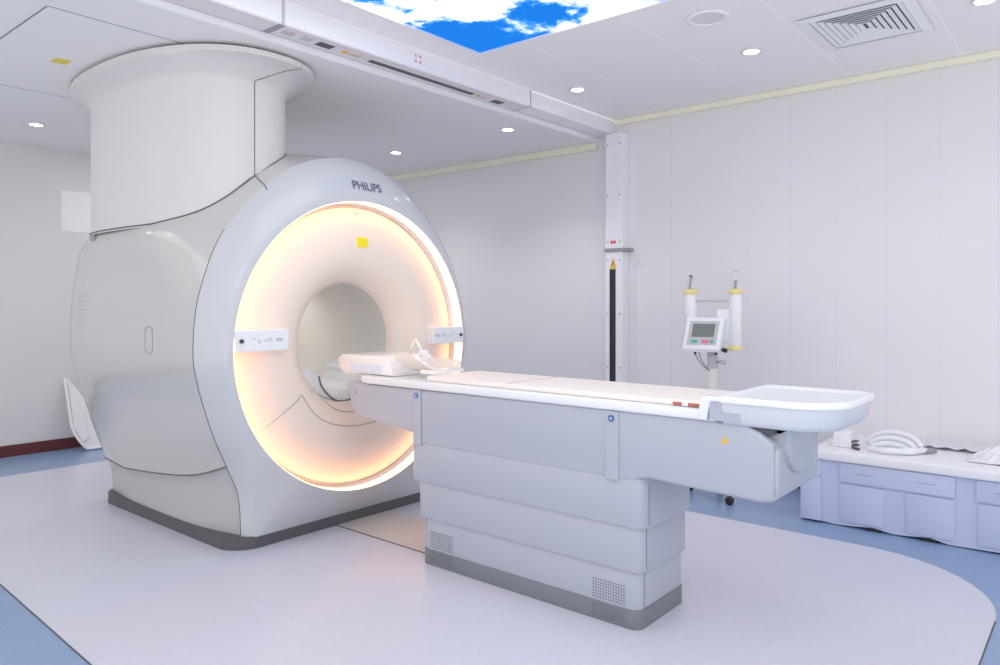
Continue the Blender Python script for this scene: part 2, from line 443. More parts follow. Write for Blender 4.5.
# half-profiles: (half width, height, x)
def prof(x, pts, dx=None):
    return [(p[0], p[1], x + (dx[i] if dx else 0)) for i, p in enumerate(pts)]
S0 = prof(-3.455, [(.64, .065), (.665, .25), (.70, .42), (.785, .67), (.866, .93), (.886, 1.10), (.81, 1.46), (.63, 1.72), (.335, 1.92), (0, 1.985)],
          [-.145, -.115, -.075, -.03, -.01, 0, 0, 0, 0, 0])
S1 = prof(-3.605, [(.695, .065), (.708, .29), (.766, .46), (.875, .66), (.97, .92), (.995, 1.12), (.955, 1.42), (.80, 1.765), (.43, 2.11), (0, 2.225)],
          [-.055, -.06, -.082, -.03, 0, 0, 0, 0, 0, 0])
S2 = prof(-4.1, [(.768, .065), (.77, .25), (.785, .355), (.90, .66), (.98, .92), (1.005, 1.15), (.985, 1.5), (.95, 1.80), (.52, 2.20), (0, 2.30)])
S3 = prof(-4.9, [(.765, .065), (.765, .2), (.79, .285), (.90, .64), (1.0, .92), (1.025, 1.15), (.995, 1.5), (.94, 1.80), (.52, 2.19), (0, 2.29)])
S4 = prof(-5.2, [(.73, .065), (.735, .2), (.765, .295), (.88, .64), (.965, .92), (.985, 1.15), (.96, 1.5), (.87, 1.78), (.46, 2.12), (0, 2.21)])
S5 = prof(-5.36, [(.60, .065), (.62, .2), (.66, .295), (.77, .64), (.84, .92), (.86, 1.15), (.83, 1.5), (.75, 1.75), (.40, 2.05), (0, 2.13)])
def lerp(A, Bq, t, tx=None):
    tx = t if tx is None else tx
    return [(a[0] + (b[0] - a[0]) * t, a[1] + (b[1] - a[1]) * t, a[2] + (b[2] - a[2]) * tx) for a, b in zip(A, Bq)]
def full(sec):
    """mirrored, smoothed section: near side bottom -> top -> far side bottom, as world points"""
    h = catmull(list(sec) + [(-sec[-2][0], sec[-2][1], sec[-2][2])], K)[:K * (len(sec) - 1) + 1]
    L = [(p[2], YC - p[0], p[1]) for p in h]; R = [(p[2], YC + p[0], p[1]) for p in h[:-1]][::-1]
    return L + R
def ease(a):                                # rounded quarter-turn: fast growth first
    return .45 * sin(a * pi / 2) + .55 * a, .45 * (1 - cos(a * pi / 2)) + .55 * a
front_secs = [lerp(S0, S1, *ease(i / 7)) for i in range(8)]
def stations(L, k): return [list(zip(*cols)) and [tuple(c) for c in cols] for cols in [[row[i] for row in [catmull([sec[j] for sec in L], k) for j in range(len(L[0]))]] for i in range(k * (len(L) - 1) + 1)]]
mids = stations([S1, S2, S3, S4], 6)[:13]
rear = [lerp(S3, S4, i / 3) for i in range(1, 4)] + [lerp(S4, S5, 1 - cos(i / 4 * pi / 2), sin(i / 4 * pi / 2)) for i in range(1, 5)]
side_secs = mids + rear
def skin(bm, secs, lo=None, hi=None, inset=0.0):
    rows = []
    for s in secs:
        P = full(s)
        P = P if lo is None else P[lo:hi]
        rows.append([bm.verts.new((x, y + (inset if y < YC else -inset), z)) for x, y, z in P])
    for a, b in zip(rows, rows[1:]):
        for k in range(len(a) - 1): bm.faces.new([a[k], a[k + 1], b[k + 1], b[k]])
    return rows
NP = len(full(S0))
# front cover: rounded rim plus the face between the outline and the light ring
fc = B(); rows = skin(fc, front_secs)
ringN = 96
RR = .859
out = [v for v in rows[0]]
nb = 9
bl = out[0].co; br = out[-1].co
bottom = [fc.verts.new((bl.x, br.y + (bl.y - br.y) * i / nb, .065)) for i in range(1, nb)]
loop = out + bottom
inner = []
for v in loop:
    a = atan2(v.co.z - ZC, v.co.y - YC); inner.append(fc.verts.new((-3.455, YC + RR * cos(a), ZC + RR * sin(a))))
mid = []
for v, w in zip(loop, inner):
    d = (v.co - w.co).length; t = .6
    q = v.co.lerp(w.co, t); q.x = min(-3.455, q.x + (.012 if d > .1 else 0)); mid.append(fc.verts.new(q))
n = len(loop)
for k in range(n):
    for a, b in ((loop, mid), (mid, inner)):
        fc.faces.new([a[k], a[(k + 1) % n], b[(k + 1) % n], b[k]])
fc.normal_update(); front_bm_copy = fc.copy()
front_tree = BVHTree.FromBMesh(front_bm_copy)
obj('front_cover', fc, FRONTW, mri, smooth=True, angle=50)
sb = B(); skin(sb, side_secs, 2 * K, NP - 2 * K)
# rear closing wall with the bore opening
re_pts = full(side_secs[-1])
side_tree_bm = B(); skin(side_tree_bm, side_secs)
side_tree = BVHTree.FromBMesh(side_tree_bm)
obj('side_cover', sb, WHITE, mri, smooth=True, angle=60)
lb = B(); skin(lb, side_secs, 0, 2 * K + 1, .012); obj('base_cover', lb, SHELL2, mri, smooth=True, angle=60)
lb = B(); skin(lb, side_secs, NP - 2 * K - 1, NP, .012); obj('base_cover', lb, SHELL2, mri, smooth=True, angle=60)
rb = B(); ol = [rb.verts.new(p) for p in re_pts] ; 
a0, a1 = ol[0].co, ol[-1].co
ol += [rb.verts.new((a0.x, a1.y + (a0.y - a1.y) * i / 9, .065)) for i in range(1, 9)]
il = []
for v in ol:
    a = atan2(v.co.z - ZC, v.co.y - YC); il.append(rb.verts.new((-5.36, YC + .36 * cos(a), ZC + .36 * sin(a))))
for k in range(len(ol)): rb.faces.new([ol[k], ol[(k + 1) % len(ol)], il[(k + 1) % len(ol)], il[k]])
obj('rear_cover', rb, SHELL2, mri, smooth=True)
# plinth band
obj('plinth_band', prism(B(), rrect(-5.30, -3.60, YC - .775, YC + .775, .16, 8), 'z', 0, .07), BAND, mri, label='dark grey plinth band')

# light ring and bore front
bm = B(); CAP = False
lathe(bm, [(RR, -3.455), (RR - .004, -3.460), (RR - .004, -3.520)], (0, YC, ZC), 'x', ringN)
obj('light_ring', bm, RINGM, mri, smooth=True, label='glowing warm white light ring')
DPROF = [(.844, -3.575), (.843, -3.558), (.838, -3.550), (.82, -3.544), (.76, -3.526), (.68, -3.506), (.60, -3.494), (.54, -3.495), (.48, -3.512), (.435, -3.541), (.40, -3.576), (.375, -3.605), (.358, -3.632), (.350, -3.66)]
def raise_bore(bm):
    for v in bm.verts:
        q = hypot(v.co.y - YC, v.co.z - ZC); v.co.z += .024 * max(0, min(1, (.62 - q) / .27)) * (.5 + .5 * (v.co.z - ZC) / max(q, .01))
def dish_x(r):
    for (r1, x1), (r2, x2) in zip(DPROF, DPROF[1:]):
        if r2 <= r <= r1: return x2 + (x1 - x2) * (r - r2) / (r1 - r2 + 1e-9)
    return DPROF[-1][1]
bm = B(); lathe(bm, [(RR - .004, -3.520), (RR - .004, -3.552), (RR - .014, -3.558)], (0, YC, ZC), 'x', ringN)
obj('ring_recess', bm, TABLEB, mri, smooth=True, label='white recess wall behind the light ring')
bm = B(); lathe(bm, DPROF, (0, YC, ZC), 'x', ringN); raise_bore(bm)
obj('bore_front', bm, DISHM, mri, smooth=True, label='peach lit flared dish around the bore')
bm = B(); lathe(bm, [(.350, -3.66), (.350, -4.2), (.350, -4.8), (.350, -5.36)], (0, YC, ZC), 'x', ringN); raise_bore(bm)
obj('bore_tunnel', bm, BOREM, mri, smooth=True, label='grey tunnel inside the bore')
CAP = True
# seams on the bore front
def dish_line(P, r=.0022):
    out = []
    for y, z in P:
        rr = hypot(y - YC, z - ZC); out.append((dish_x(min(rr, .83)) + .002, y, z))
    return tube(B(), out, r, 6)
def smooth2(P, k=6): return catmull(P, k)
obj('seam', dish_line(smooth2([(2.36, .76), (2.42, .80), (2.458, .825), (2.50, .765), (2.56, .695), (2.66, .640), (2.78, .612), (2.90, .605), (3.05, .625), (3.2, .70)])), SEAML, mri)
obj('seam', dish_line([(2.36, .76), (2.30, .715), (2.24, .67)], .0015), SEAML, mri)
obj('seam', tube(B(), [(-3.5455, YC + .833 * cos(2 * pi * k / 90), ZC + .833 * sin(2 * pi * k / 90)) for k in range(90)], .0022, 6, True), SEAML, mri)
# patient bridge inside the bore: flat rails and a hollow between them
def bridge_pts(dz=0):
    L = [(-.335, .955), (-.255, .955), (-.245, .93), (-.195, .915), (-.185, .885), (-.15, .83), (-.10, .79), (-.05, .765), (0, .757)]
    return L
L = bridge_pts(); top = [(YC + y, z) for y, z in L] + [(YC - y, z) for y, z in L[:-1]][::-1]
low = [(YC + .347 * cos(a), ZC + .347 * sin(a)) for a in [radians(-24 - i * (132 / 24)) for i in range(25)]]
obj('patient_bridge', prism(B(), top + low, 'x', -4.1, -3.655), mat('bridge pale plastic', (.78, .78, .80), .35), mri, label='pale bridge floor inside the bore')
bm = B(); tube(bm, [(-3.652, YC + y, z - .004) for y, z in smooth2([(-.19, .91), (-.17, .85), (-.12, .79), (-.06, .752), (0, .742), (.06, .752), (.12, .79)])], .005, 6)
obj('bridge_seam', bm, SEAM, mri, label='dark curved gap under the bridge')
obj('bridge_seam', dish_line(smooth2([(YC - .245, .905), (YC - .215, .80), (YC - .14, .715), (YC - .04, .685), (YC + .06, .685), (YC + .15, .72)]), .0025), SEAML, mri)

# control panels on either side of the bore
def ctrl(s):
    y0, y1 = YC + s * .855, YC + s * (.54 if s < 0 else .565)
    ya, yb = min(y0, y1), max(y0, y1)
    zz0, zz1 = (1.09, 1.205) if s < 0 else (1.07, 1.183)
    bm = B(); prism(bm, rrect(ya, yb, zz0, zz1, .012, 4), 'x', -3.555, -3.44, .006)
    p = obj('control_panel', bm, TABLEB, mri, label='white control panel left of the bore' if s < 0 else 'white control panel right of the bore')
    ky = YC + s * .825; kz = (zz0 + zz1) / 2
    k = obj('knob', lathe(B(), [(.011, 0), (.011, .010), (.008, .013), (.0001, .014)], (-3.44, ky, kz), 'x', 20), mat('dark violet knob', (.06, .04, .10), .3), p, label='dark round knob')
    for i, (dy, dz, w, hh) in enumerate(((.75, .012, .010, .010), (.72, -.004, .008, .02), (.68, 0, .012, .012), (.655, .004, .016, .022), (.60, .002, .03, .016))):
        y = YC + s * dy
        obj('button', prism(B(), rrect(y - w / 2 - .004, y + w / 2 + .004, kz + dz - hh / 2, kz + dz + hh / 2, .004, 3), 'x', -3.44, -3.437), mat('pale key', (.66, .70, .78), .4) if i != 4 else LGREY, p)
    return p
ctrl(-1); ctrl(1)
# yellow laser label and sensor dot on the bore front
obj('yellow_label', box(B(), -3.503, -3.490, YC - .028, YC + .052, 1.680, 1.738, .001, 1), YELLOW, mri, label='small yellow label above the bore')
obj('sensor_dot', cyl(B(), (-3.542, YC - .003, ZC + .795), (-3.531, YC - .003, ZC + .795), .008, n=12), LGREY, mri)

# lettering on the sloping front cover
def front_point(y, z):
    h, nrm, *_ = front_tree.ray_cast(Vector((-2.5, y, z)), Vector((-1, 0, 0)))
    if nrm.x < 0: nrm = -nrm
    return h, nrm
tb = text_mesh('PHILIPS', .074, .0015, .0009)
w = max(v.co.x for v in tb.verts) - min(v.co.x for v in tb.verts)
bmesh.ops.delete(tb, geom=[f for f in tb.faces if min(v.co.z for v in f.verts) < .001], context='FACES')
bmesh.ops.remove_doubles(tb, verts=tb.verts, dist=1e-5)
for ax, lim in ((0, .2), (1, .05)):
    q = -lim
    while q < lim:
        no = Vector((1, 0, 0)) if ax == 0 else Vector((0, 1, 0))
        bmesh.ops.bisect_plane(tb, geom=list(tb.verts) + list(tb.edges) + list(tb.faces), plane_co=no * q, plane_no=no); q += .01
hp, nn = front_point(YC + .055, 2.045)
sx = .224 / w
for v in tb.verts:
    y = YC + .034 + v.co.x * sx; z = 2.045 + v.co.y
    h, nv = front_point(y, z)
    v.co = h + Vector((.003, 0, .002))
obj('brand_lettering', tb, mat('grey lettering', (.13, .14, .20), .4), mri, label='dark grey lettering above the ring')

# seams, hatch and grille on the near side of the covers
def side_point(x, z, s=-1):
    h, nrm, *_ = side_tree.ray_cast(Vector((x, YC + s * 3, z)), Vector((0, -s, 0)))
    return h
S1f = full(S1)
obj('seam', tube(B(), [(p[0] - .002, YC + (p[1] - YC) * 1.001, p[2]) for p in S1f[:int(7.05 * K)]], .0022, 6), SEAM, mri)
low_seam = [full(s)[2 * K] for s in side_secs]
obj('seam', tube(B(), [(p[0], p[1] - .001, p[2] - .003) for p in low_seam], .0032, 6), SEAM, mri)
def side_line(P, r=.0025, m=SEAML, name='seam', closed=False):
    Q = [side_point(x, z) for x, z in P]
    return obj(name, tube(B(), [q + Vector((0, -.0005, 0)) for q in Q if q], r, 6, closed), m, mri)
side_line(rrect(-4.12, -4.035, 1.065, 1.215, .035, 5), .0024, SEAML, 'hatch_outline', True)
for i in range(9):
    z = 1.20 + i * .026
    side_line([(-4.90 - j * .03, z) for j in range(7)], .0022, mat('grille shadow', (.58, .58, .59), .6) if i == 0 else bpy.data.materials['grille shadow'], 'vent_slot')

# service tower on top
TXC, TYC = -4.55, 2.30
def oval(a, b, n, N=192, sx=0, sy=0):
    out = []
    for i in range(N):
        t = 2 * pi * i / N; c, s_ = cos(t), sin(t)
        out.append((TXC + sx + a * math.copysign(abs(c) ** (2 / n), c), TYC + sy + b * math.copysign(abs(s_) ** (2 / n), s_)))
    return out
TO = oval(.80, .42, 2.6, 192, .02, 0)
def top_hit(x, y):
    h, nrm, *_ = side_tree.ray_cast(Vector((x, y, 2.6)), Vector((0, 0, -1)))
    h2, *_ = front_tree.ray_cast(Vector((x, y, 2.6)), Vector((0, 0, -1)))
    zs = [q.z for q in (h, h2) if q is not None and q.z > 1.785]
    return max(zs) if zs else 1.785
seamz = [top_hit(x, y) for x, y in TO]
for _ in range(8): seamz = [(seamz[i - 1] + 2 * seamz[i] + seamz[(i + 1) % len(seamz)]) / 4 for i in range(len(seamz))]
bm = B(); rings = []
rings.append([bm.verts.new((x, y, z - .012)) for (x, y), z in zip(TO, seamz)])
for f in (.5, 1.0): rings.append([bm.verts.new((x, y, z + (2.585 - z) * f)) for (x, y), z in zip(TO, seamz)])
for da, zz in ((.006, 2.60), (.022, 2.615), (.05, 2.638), (.085, 2.66), (.118, 2.678)):
    rings.append([bm.verts.new((x, y, zz)) for x, y in oval(.80 + da, .42 + da, 2.6 - .2 * da / .13, 192, .02, 0)])
FO = oval(1.0, .565, 2.3, 192, .01, .03)
rings.append([bm.verts.new((x, y, 2.688)) for x, y in FO])
rings.append([bm.verts.new((x, y, 2.718)) for x, y in FO])
for a, b in zip(rings, rings[1:]):
    for k in range(len(a)): bm.faces.new([a[k], a[(k + 1) % len(a)], b[(k + 1) % len(a)], b[k]])
bm.faces.new(rings[-1])
obj('tower', bm, TOWERM, mri, smooth=True, angle=40, label='white oval tower flaring out at the ceiling')
bm = B(); prism(bm, [(TXC + (x - TXC) * .965, TYC + (y - TYC) * .94) for x, y in FO], 'z', 2.718, ZL - .001)
obj('tower_gap', bm, mat('shadow gap', (.16, .16, .17), .7), mri, label='dark gap between tower and ceiling')
obj('seam', tube(B(), [(TXC + (x - TXC) * 1.003, TYC + (y - TYC) * 1.003, z) for (x, y), z in zip(TO, seamz)], .0042, 6, True), SEAM, mri)
# vertical joint near the front end of the tower
iv = min(range(len(TO)), key=lambda i: hypot(TO[i][0] + 3.73, TO[i][1] - 2.285) )
P = []
x, y = TO[iv]
for zz in [seamz[iv] + (2.585 - seamz[iv]) * t / 6 for t in range(7)]: P.append((x + .001, y - .001, zz))
for da, zz in ((.006, 2.60), (.022, 2.615), (.05, 2.638), (.085, 2.66), (.118, 2.678)):
    q = oval(.80 + da, .42 + da, 2.6 - .2 * da / .13, 192, .02, 0)[(iv + int(da * 60)) % 192]; P.append((q[0] + .001, q[1] - .002, zz))
q = FO[(iv + 8) % 192]; P += [(q[0], q[1] - .002, 2.688), (q[0], q[1] - .002, 2.718)]
obj('seam', tube(B(), P, .0026, 6), SEAM, mri)
x, y = TO[iv]
P = []
for t in range(6):
    yy = y - .004 * t; xx = x + .004 + .03 * t
    h, *_ = side_tree.ray_cast(Vector((xx, yy, 2.6)), Vector((0, 0, -1))); h2, *_ = front_tree.ray_cast(Vector((xx, yy, 2.6)), Vector((0, 0, -1)))
    zs = [k for k in (h, h2) if k is not None]
    if zs: P.append(max(zs, key=lambda v: v.z) + Vector((0, 0, .001)))
if len(P) > 2: obj('seam', tube(B(), P, .003, 6), SEAM, mri)
obj('latch', box(B(), -4.93, -4.86, 1.885, 1.91, 1.735, 1.765, .004), GREY, mri, label='small grey latch under the tower')

# ------------------------------------------------------------------ patient table
YT = 2.88
tb_ = thing('patient_table', 'white patient table with stepped base standing before the scanner', 'examination table', (-2.1, YT, 0))
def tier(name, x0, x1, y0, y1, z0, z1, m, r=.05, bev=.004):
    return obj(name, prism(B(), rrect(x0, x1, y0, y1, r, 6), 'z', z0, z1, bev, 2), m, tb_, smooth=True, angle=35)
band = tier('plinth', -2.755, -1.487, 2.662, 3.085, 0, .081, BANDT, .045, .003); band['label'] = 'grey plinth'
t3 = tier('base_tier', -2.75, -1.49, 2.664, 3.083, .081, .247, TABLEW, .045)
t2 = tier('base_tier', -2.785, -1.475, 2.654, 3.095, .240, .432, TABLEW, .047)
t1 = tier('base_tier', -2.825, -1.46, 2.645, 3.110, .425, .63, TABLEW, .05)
for t, x, y, a, b in ((t3, -1.49, 2.712, .085, .236), (t2, -1.475, 2.704, .25, .422), (t1, -1.46, 2.698, .435, .60)):
    obj('corner_seam', box(B(), x - .004, x + .0008, y - .0015, y + .0015, a, b), SEAM, t)
for sx in (-2.69, -1.71):
    for j, z0, nr, par in ((0, .095, 7, t3), (1, .018, 5, band)):
        bm = B()
        for r in range(nr):
            for c in range(13):
                x = sx + c * .0125; z = z0 + r * .0125
                y = 2.664 if j == 0 else 2.662
                bm.faces.new([bm.verts.new(p) for p in ((x, y - .0008, z), (x + .006, y - .0008, z), (x + .006, y - .0008, z + .006), (x, y - .0008, z + .006))])
        obj('vent_holes', bm, SEAM, par, label='grid of small vent holes')
# upper body: side silhouette with the overhang at the foot end
up = [(-3.325, .898), (-3.324, .84), (-3.312, .77), (-3.285, .728), (-3.23, .708), (-2.86, .676), (-2.80, .665), (-2.785, .64), (-2.785, .612), (-1.55, .612), (-1.50, .616), (-1.475, .632),
      (-1.42, .640), (-1.30, .632), (-.985, .622), (-.945, .628), (-.925, .645), (-.918, .68), (-.918, .815), (-.945, .845), (-.985, .875), (-1.04, .897), (-1.12, .903), (-1.20, .905)]
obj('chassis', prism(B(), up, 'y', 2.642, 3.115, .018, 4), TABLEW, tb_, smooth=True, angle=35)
# recessed side panel shadow edges and the two posts with blue badges
for x0, x1, bx in ((-2.79, -2.735, -2.765), (-1.632, -1.568, -1.600)):
    p = obj('side_post', box(B(), x0, x1, 2.634, 2.66, .612, .897, .004), TABLEW, tb_)
    bd = obj('badge', lathe(B(), [(.0001, -.003), (.014, -.003), (.014, .0)], (bx, 2.6335, .868), 'y', 24), BLUE, p, label='round blue badge')
    obj('badge_centre', lathe(B(), [(.0001, -.0042), (.006, -.0042), (.006, -.003)], (bx, 2.6335, .868), 'y', 16), LGREY, bd)
    if bx < -2: obj('post_shadow_gap', box(B(), x1, x1 + .004, 2.6415, 2.645, .612, .893), SEAML, tb_)
bm = B(); prism(bm, [(-1.13, .823), (-1.10, .823), (-1.115, .850)], 'y', 2.640, 2.643); obj('warning_sticker', bm, SIGNY, tb_, label='small amber warning triangle')
bm = B(); prism(bm, [(-3.268, .838), (-3.250, .838), (-3.268, .860)], 'y', 2.640, 2.643); obj('warning_mark', bm, GREY, tb_)
obj('corner_seam', box(B(), -.9315, -.929, 2.641, 2.66, .65, .83), SEAML, tb_)
# rounded lobe under the foot tray
lobe = [(YT - .155 + .155 * (1 - cos(a)), 0) for a in (0,)]
lp = [(2.70 + .165 + .165 * cos(radians(a)), .835 + .125 * sin(radians(a))) for a in range(-180, 1, 12)]
lp = [(2.70, .945)] + lp + [(3.03, .945)]
obj('tray_knuckle', prism(B(), lp, 'x', -1.0, -.893, .012, 3), TABLEW, tb_, smooth=True, angle=35)
obj('knuckle_slot', box(B(), -.8935, -.8905, 2.80, 2.86, .872, .882), DGREY, tb_)
obj('dark_joint', box(B(), -1.02, -.94, 2.66, 2.72, .868, .892, .004), DGREY, tb_, label='dark joint under the tray')
# table top board and mattress
bd = [(-3.24, 2.665), (-3.17, 2.632), (-1.15, 2.632), (-1.15, 3.128), (-3.17, 3.128), (-3.24, 3.095)]
obj('table_top', prism(B(), bd, 'z', .900, .940, .010, 3), TABLEB, tb_, smooth=True, angle=35, label='bright white table top board')
obj('shadow_gap', box(B(), -3.16, -1.2, 2.650, 3.11, .894, .902), SEAM, tb_)
mt = tag(obj('mattress', prism(B(), rrect(-2.74, -1.145, 2.672, 3.088, .02, 4), 'z', .940, .966, .010, 3), PEACH, None, smooth=True, angle=40), 'thin peach vinyl mattress lying on the white table top', 'mattress')
obj('edge_strip', box(B(), -1.34, -1.222, 2.668, 2.674, .944, .956), BROWN, mt, label='red brown strip along the edge')
obj('strip_tab', box(B(), -1.30, -1.275, 2.665, 2.672, .943, .960, .002), PEACH, mt)
obj('mattress_seam', box(B(), -2.19, -2.186, 2.675, 3.085, .9655, .9668), SEAML, mt)
# foot tray
tray_o = rrect(-1.135, -.705, 2.618, 3.128, .04, 8, (.17, .06, .03, .02))
def shift(P, k, cx=-.99, cy=2.873): return [(cx + (x - cx) * k, cy + (y - cy) * k) for x, y in P]
bm = B()
def ring(P, z): return [bm.verts.new((x, y, z)) for x, y in P]
rs = [ring(shift(tray_o, .80, -1.06), .890), ring(shift(tray_o, .90, -1.06), .895), ring(shift(tray_o, .945, -1.04), .915), ring(shift(tray_o, .975, -1.0), .978), ring(shift(tray_o, .95), .982)]
bm.faces.new(rs[0])
for a, b in zip(rs, rs[1:]):
    for k in range(len(a)): bm.faces.new([a[k], a[(k + 1) % len(a)], b[(k + 1) % len(a)], b[k]])
bm.faces.new(rs[-1])
ft = obj('foot_tray', bm, mat('tray side plastic', (.66, .70, .77), .35, coat=.2), tb_, smooth=True, angle=50, label='white rounded tray at the foot end')
bm = B()
rs = [ring(shift(tray_o, .97), .977), ring(shift(tray_o, 1.0), .977), ring(shift(tray_o, 1.003), .984), ring(shift(tray_o, 1.0), .995), ring(shift(tray_o, .985), 1.0), ring(shift(tray_o, .95), .998), ring(shift(tray_o, .92), .990), ring(shift(tray_o, .86), .989)]
bm.faces.new(rs[0])
for a, b in zip(rs, rs[1:]):
    for k in range(len(a)): bm.faces.new([a[k], a[(k + 1) % len(a)], b[(k + 1) % len(a)], b[k]])
bm.faces.new(rs[-1])
obj('tray_rim', bm, TABLEB, ft, smooth=True, angle=50, label='bright white rim and shallow dish')
#obj('tray_lip', prism(B(), rrect(-1.12, -.80, 3.07, 3.115, .02, 4), 'z', .985, 1.012, .006, 2), TABLEB, tb_, smooth=True, angle=40)
obj('tray_arm', prism(B(), [(-1.215, .905), (-1.205, .985), (-1.19, .997), (-1.0, .997), (-1.0, .978), (-1.165, .978), (-1.18, .905)], 'y', 2.622, 2.66, .004, 2), TABLEB, ft, smooth=True, angle=40)
obj('tray_neck', prism(B(), [(-1.19, .905), (-1.19, .965), (-.82, .965), (-.86, .90), (-.93, .86), (-1.02, .875), (-1.08, .905)], 'y', 2.70, 3.05, .01, 2), TABLEW, tb_, smooth=True, angle=40)
obj('arm_infill', box(B(), -1.182, -1.05, 2.629, 2.66, .906, .98), TABLEW, ft)
obj('tray_seam', box(B(), -1.174, -1.171, 2.6275, 2.64, .907, .975), SEAM, tb_)

# head coil set lying on the gantry end of the table
hc = thing('head_coil_base', 'glossy white head coil base on the scanner end of the table', 'coil', (-3.3, YT, .94))
bm = B(); prism(bm, [(-3.50, .965), (-3.51, 1.005), (-3.49, 1.035), (-3.46, 1.046), (-3.10, 1.046), (-3.06, 1.03), (-3.03, .985), (-3.03, .942), (-3.28, .942), (-3.33, .936), (-3.43, .930)], 'y', 2.70, 3.06, .014, 3)
obj('housing', bm, COILM, hc, smooth=True, angle=40)
obj('side_panel', box(B(), -3.38, -3.11, 2.694, 2.702, .955, 1.0, .003), mat('pale blue panel', (.74, .80, .93), .4), hc, label='pale blue panel on its side')
obj('front_plate', box(B(), -3.64, -3.49, 2.72, 3.02, .968, .980, .004), TABLEB, hc, label='thin flat plate reaching into the bore')
cr = thing('coil_cradle', 'frosted peach coil cradle with raised wire frame on the table', 'coil', (-2.95, YT, .966))
bm = B(); prof_ = []
N = 18
outer = [(YT - .02 + .16 * cos(radians(180 + 150 * i / N)), 1.072 + .105 * sin(radians(180 + 150 * i / N))) for i in range(N + 1)]
inn = [(YT - .02 + .138 * cos(radians(180 + 150 * i / N)), 1.072 + .085 * sin(radians(180 + 150 * i / N))) for i in range(N + 1)]
def xs(y, z, e):
    up_ = max(0, min(1, (z - .966) / .12))
    return (-3.015 + .05 * (1 - up_) ** 2) if e == 0 else (-2.76 - .16 * up_ ** 2)
va = [[bm.verts.new((xs(y, z, e), y, z)) for (y, z) in P] for P, e in ((outer, 0), (outer, 1), (inn, 1), (inn, 0))]
for a, b in zip(va, va[1:] + va[:1]):
    for k in range(N): bm.faces.new([a[k], a[k + 1], b[k + 1], b[k]])
bm.faces.new([va[0][0], va[1][0], va[2][0], va[3][0]]); bm.faces.new([va[0][-1], va[1][-1], va[2][-1], va[3][-1]])
obj('shell', bm, COILT, cr, smooth=True, angle=50)
obj('support_wedge', prism(B(), [(-2.84, .967), (-2.755, .967), (-2.76, .985), (-2.79, .992), (-2.84, .99)], 'y', 2.73, 2.99, .008, 2), COILM, cr, smooth=True, angle=40)
bm = B(); tube(bm, [(-3.0, 2.80, 1.05), (-2.955, 2.80, 1.135), (-2.945, 2.80, 1.145), (-2.935, 2.80, 1.135), (-2.87, 2.80, 1.05)], .007, 8)
obj('wire_frame', bm, COILM, cr, smooth=True)
obj('frame_pad', box(B(), -2.915, -2.87, 2.79, 2.83, 1.05, 1.09, .01), TABLEB, cr)

# ------------------------------------------------------------------ contrast injector on its stand
ij = thing('contrast_injector', 'white twin syringe injector with small screen on a wheeled stand', 'injector', (-2.095, 4.76, 0), radians(14))
def L_(name, bm, m, parent=ij, **k): return obj(name, bm, m, parent, local=True, **k)
LEGS = ((-27, .135), (88, .25), (135, .27))
L_('pole', box(B(), -.027, .027, -.02, .02, .07, 1.05, .004), CREAM)
L_('pole_sleeve', box(B(), -.032, .032, -.026, .026, .90, 1.02, .004), LGREY)
bm = B()
for a, q in LEGS:
    t = radians(a); tube(bm, [(0, 0, .10), (q * .6 * cos(t), q * .6 * sin(t), .085), (q * cos(t), q * sin(t), .062)], [.022, .018, .014], 8)
L_('stand_base', bm, LGREY, smooth=True)
for a, q in LEGS:
    t = radians(a); cx, cy = q * cos(t), q * sin(t)
    w = L_('caster', lathe(B(), [(.0001, -.016), (.020, -.016), (.0285, -.011), (.0285, .011), (.020, .016), (.0001, .016)], (cx, cy, .029), 'y', 20), BLACK, smooth=True, angle=40)
L_('yoke', box(B(), -.13, .13, -.02, .02, 1.02, 1.07, .006), CREAM)
L_('handle_rail', cyl(B(), (-.15, 0, 1.355), (.15, 0, 1.355), .006, n=10), STEEL)
L_('back_plate', box(B(), .03, .12, -.01, .015, 1.10, 1.30, .004), TABLEB)
# console box with sloping face
con = [(-.145, 1.055), (-.16, 1.035), (-.15, 1.015), (.0, 1.015)]
bm = B(); prism(bm, [(-.115, 1.035), (-.105, 1.015), (.02, 1.015), (.02, 1.24), (-.045, 1.245), (-.06, 1.235)], 'x', -.175, .075, .010, 3)
cs = L_('console', bm, TABLEB, smooth=True, angle=35)
for v in cs.data.vertices: v.co.x += (v.co.z - .1) * .12
def face(u, v, d=.002):
    """point on the console's sloping face; u across, v 0..1 up"""
    y0, z0, y1, z1 = -.115, 1.035, -.06, 1.235
    n_ = Vector((0, -(z1 - z0), (y1 - y0))).normalized()
    p = Vector((u + (v - .5) * .024, y0 + (y1 - y0) * v, z0 + (z1 - z0) * v)); return p + n_ * d
def facequad(name, u0, u1, v0, v1, m, label=None, d=.003):
    bm = B(); a = [face(u0, v0, d), face(u1, v0, d), face(u1, v1, d), face(u0, v1, d)]; b = [face(u0, v0, -.001), face(u1, v0, -.001), face(u1, v1, -.001), face(u0, v1, -.001)]
    A = [bm.verts.new(p) for p in a]; C = [bm.verts.new(p) for p in b]
    bm.faces.new(A); bm.faces.new(C[::-1])
    for k in range(4): bm.faces.new([A[k], C[k], C[(k + 1) % 4], A[(k + 1) % 4]])
    o = obj(name, bm, m, ij, local=True, label=label)
    o.parent = cs; o.location = o.location - cs.location
    return o
facequad('screen_bezel', -.145, .048, .14, .93, LGREY, None, .0022)
facequad('screen', -.122, .025, .40, .84, SCREEN, 'grey screen', .0035)
facequad('key', -.118, -.078, .20, .30, GREEN, 'green key'); facequad('key', -.05, .0, .20, .30, PINK, 'pink key'); facequad('key', .008, .026, .20, .30, GREEN, 'green key')
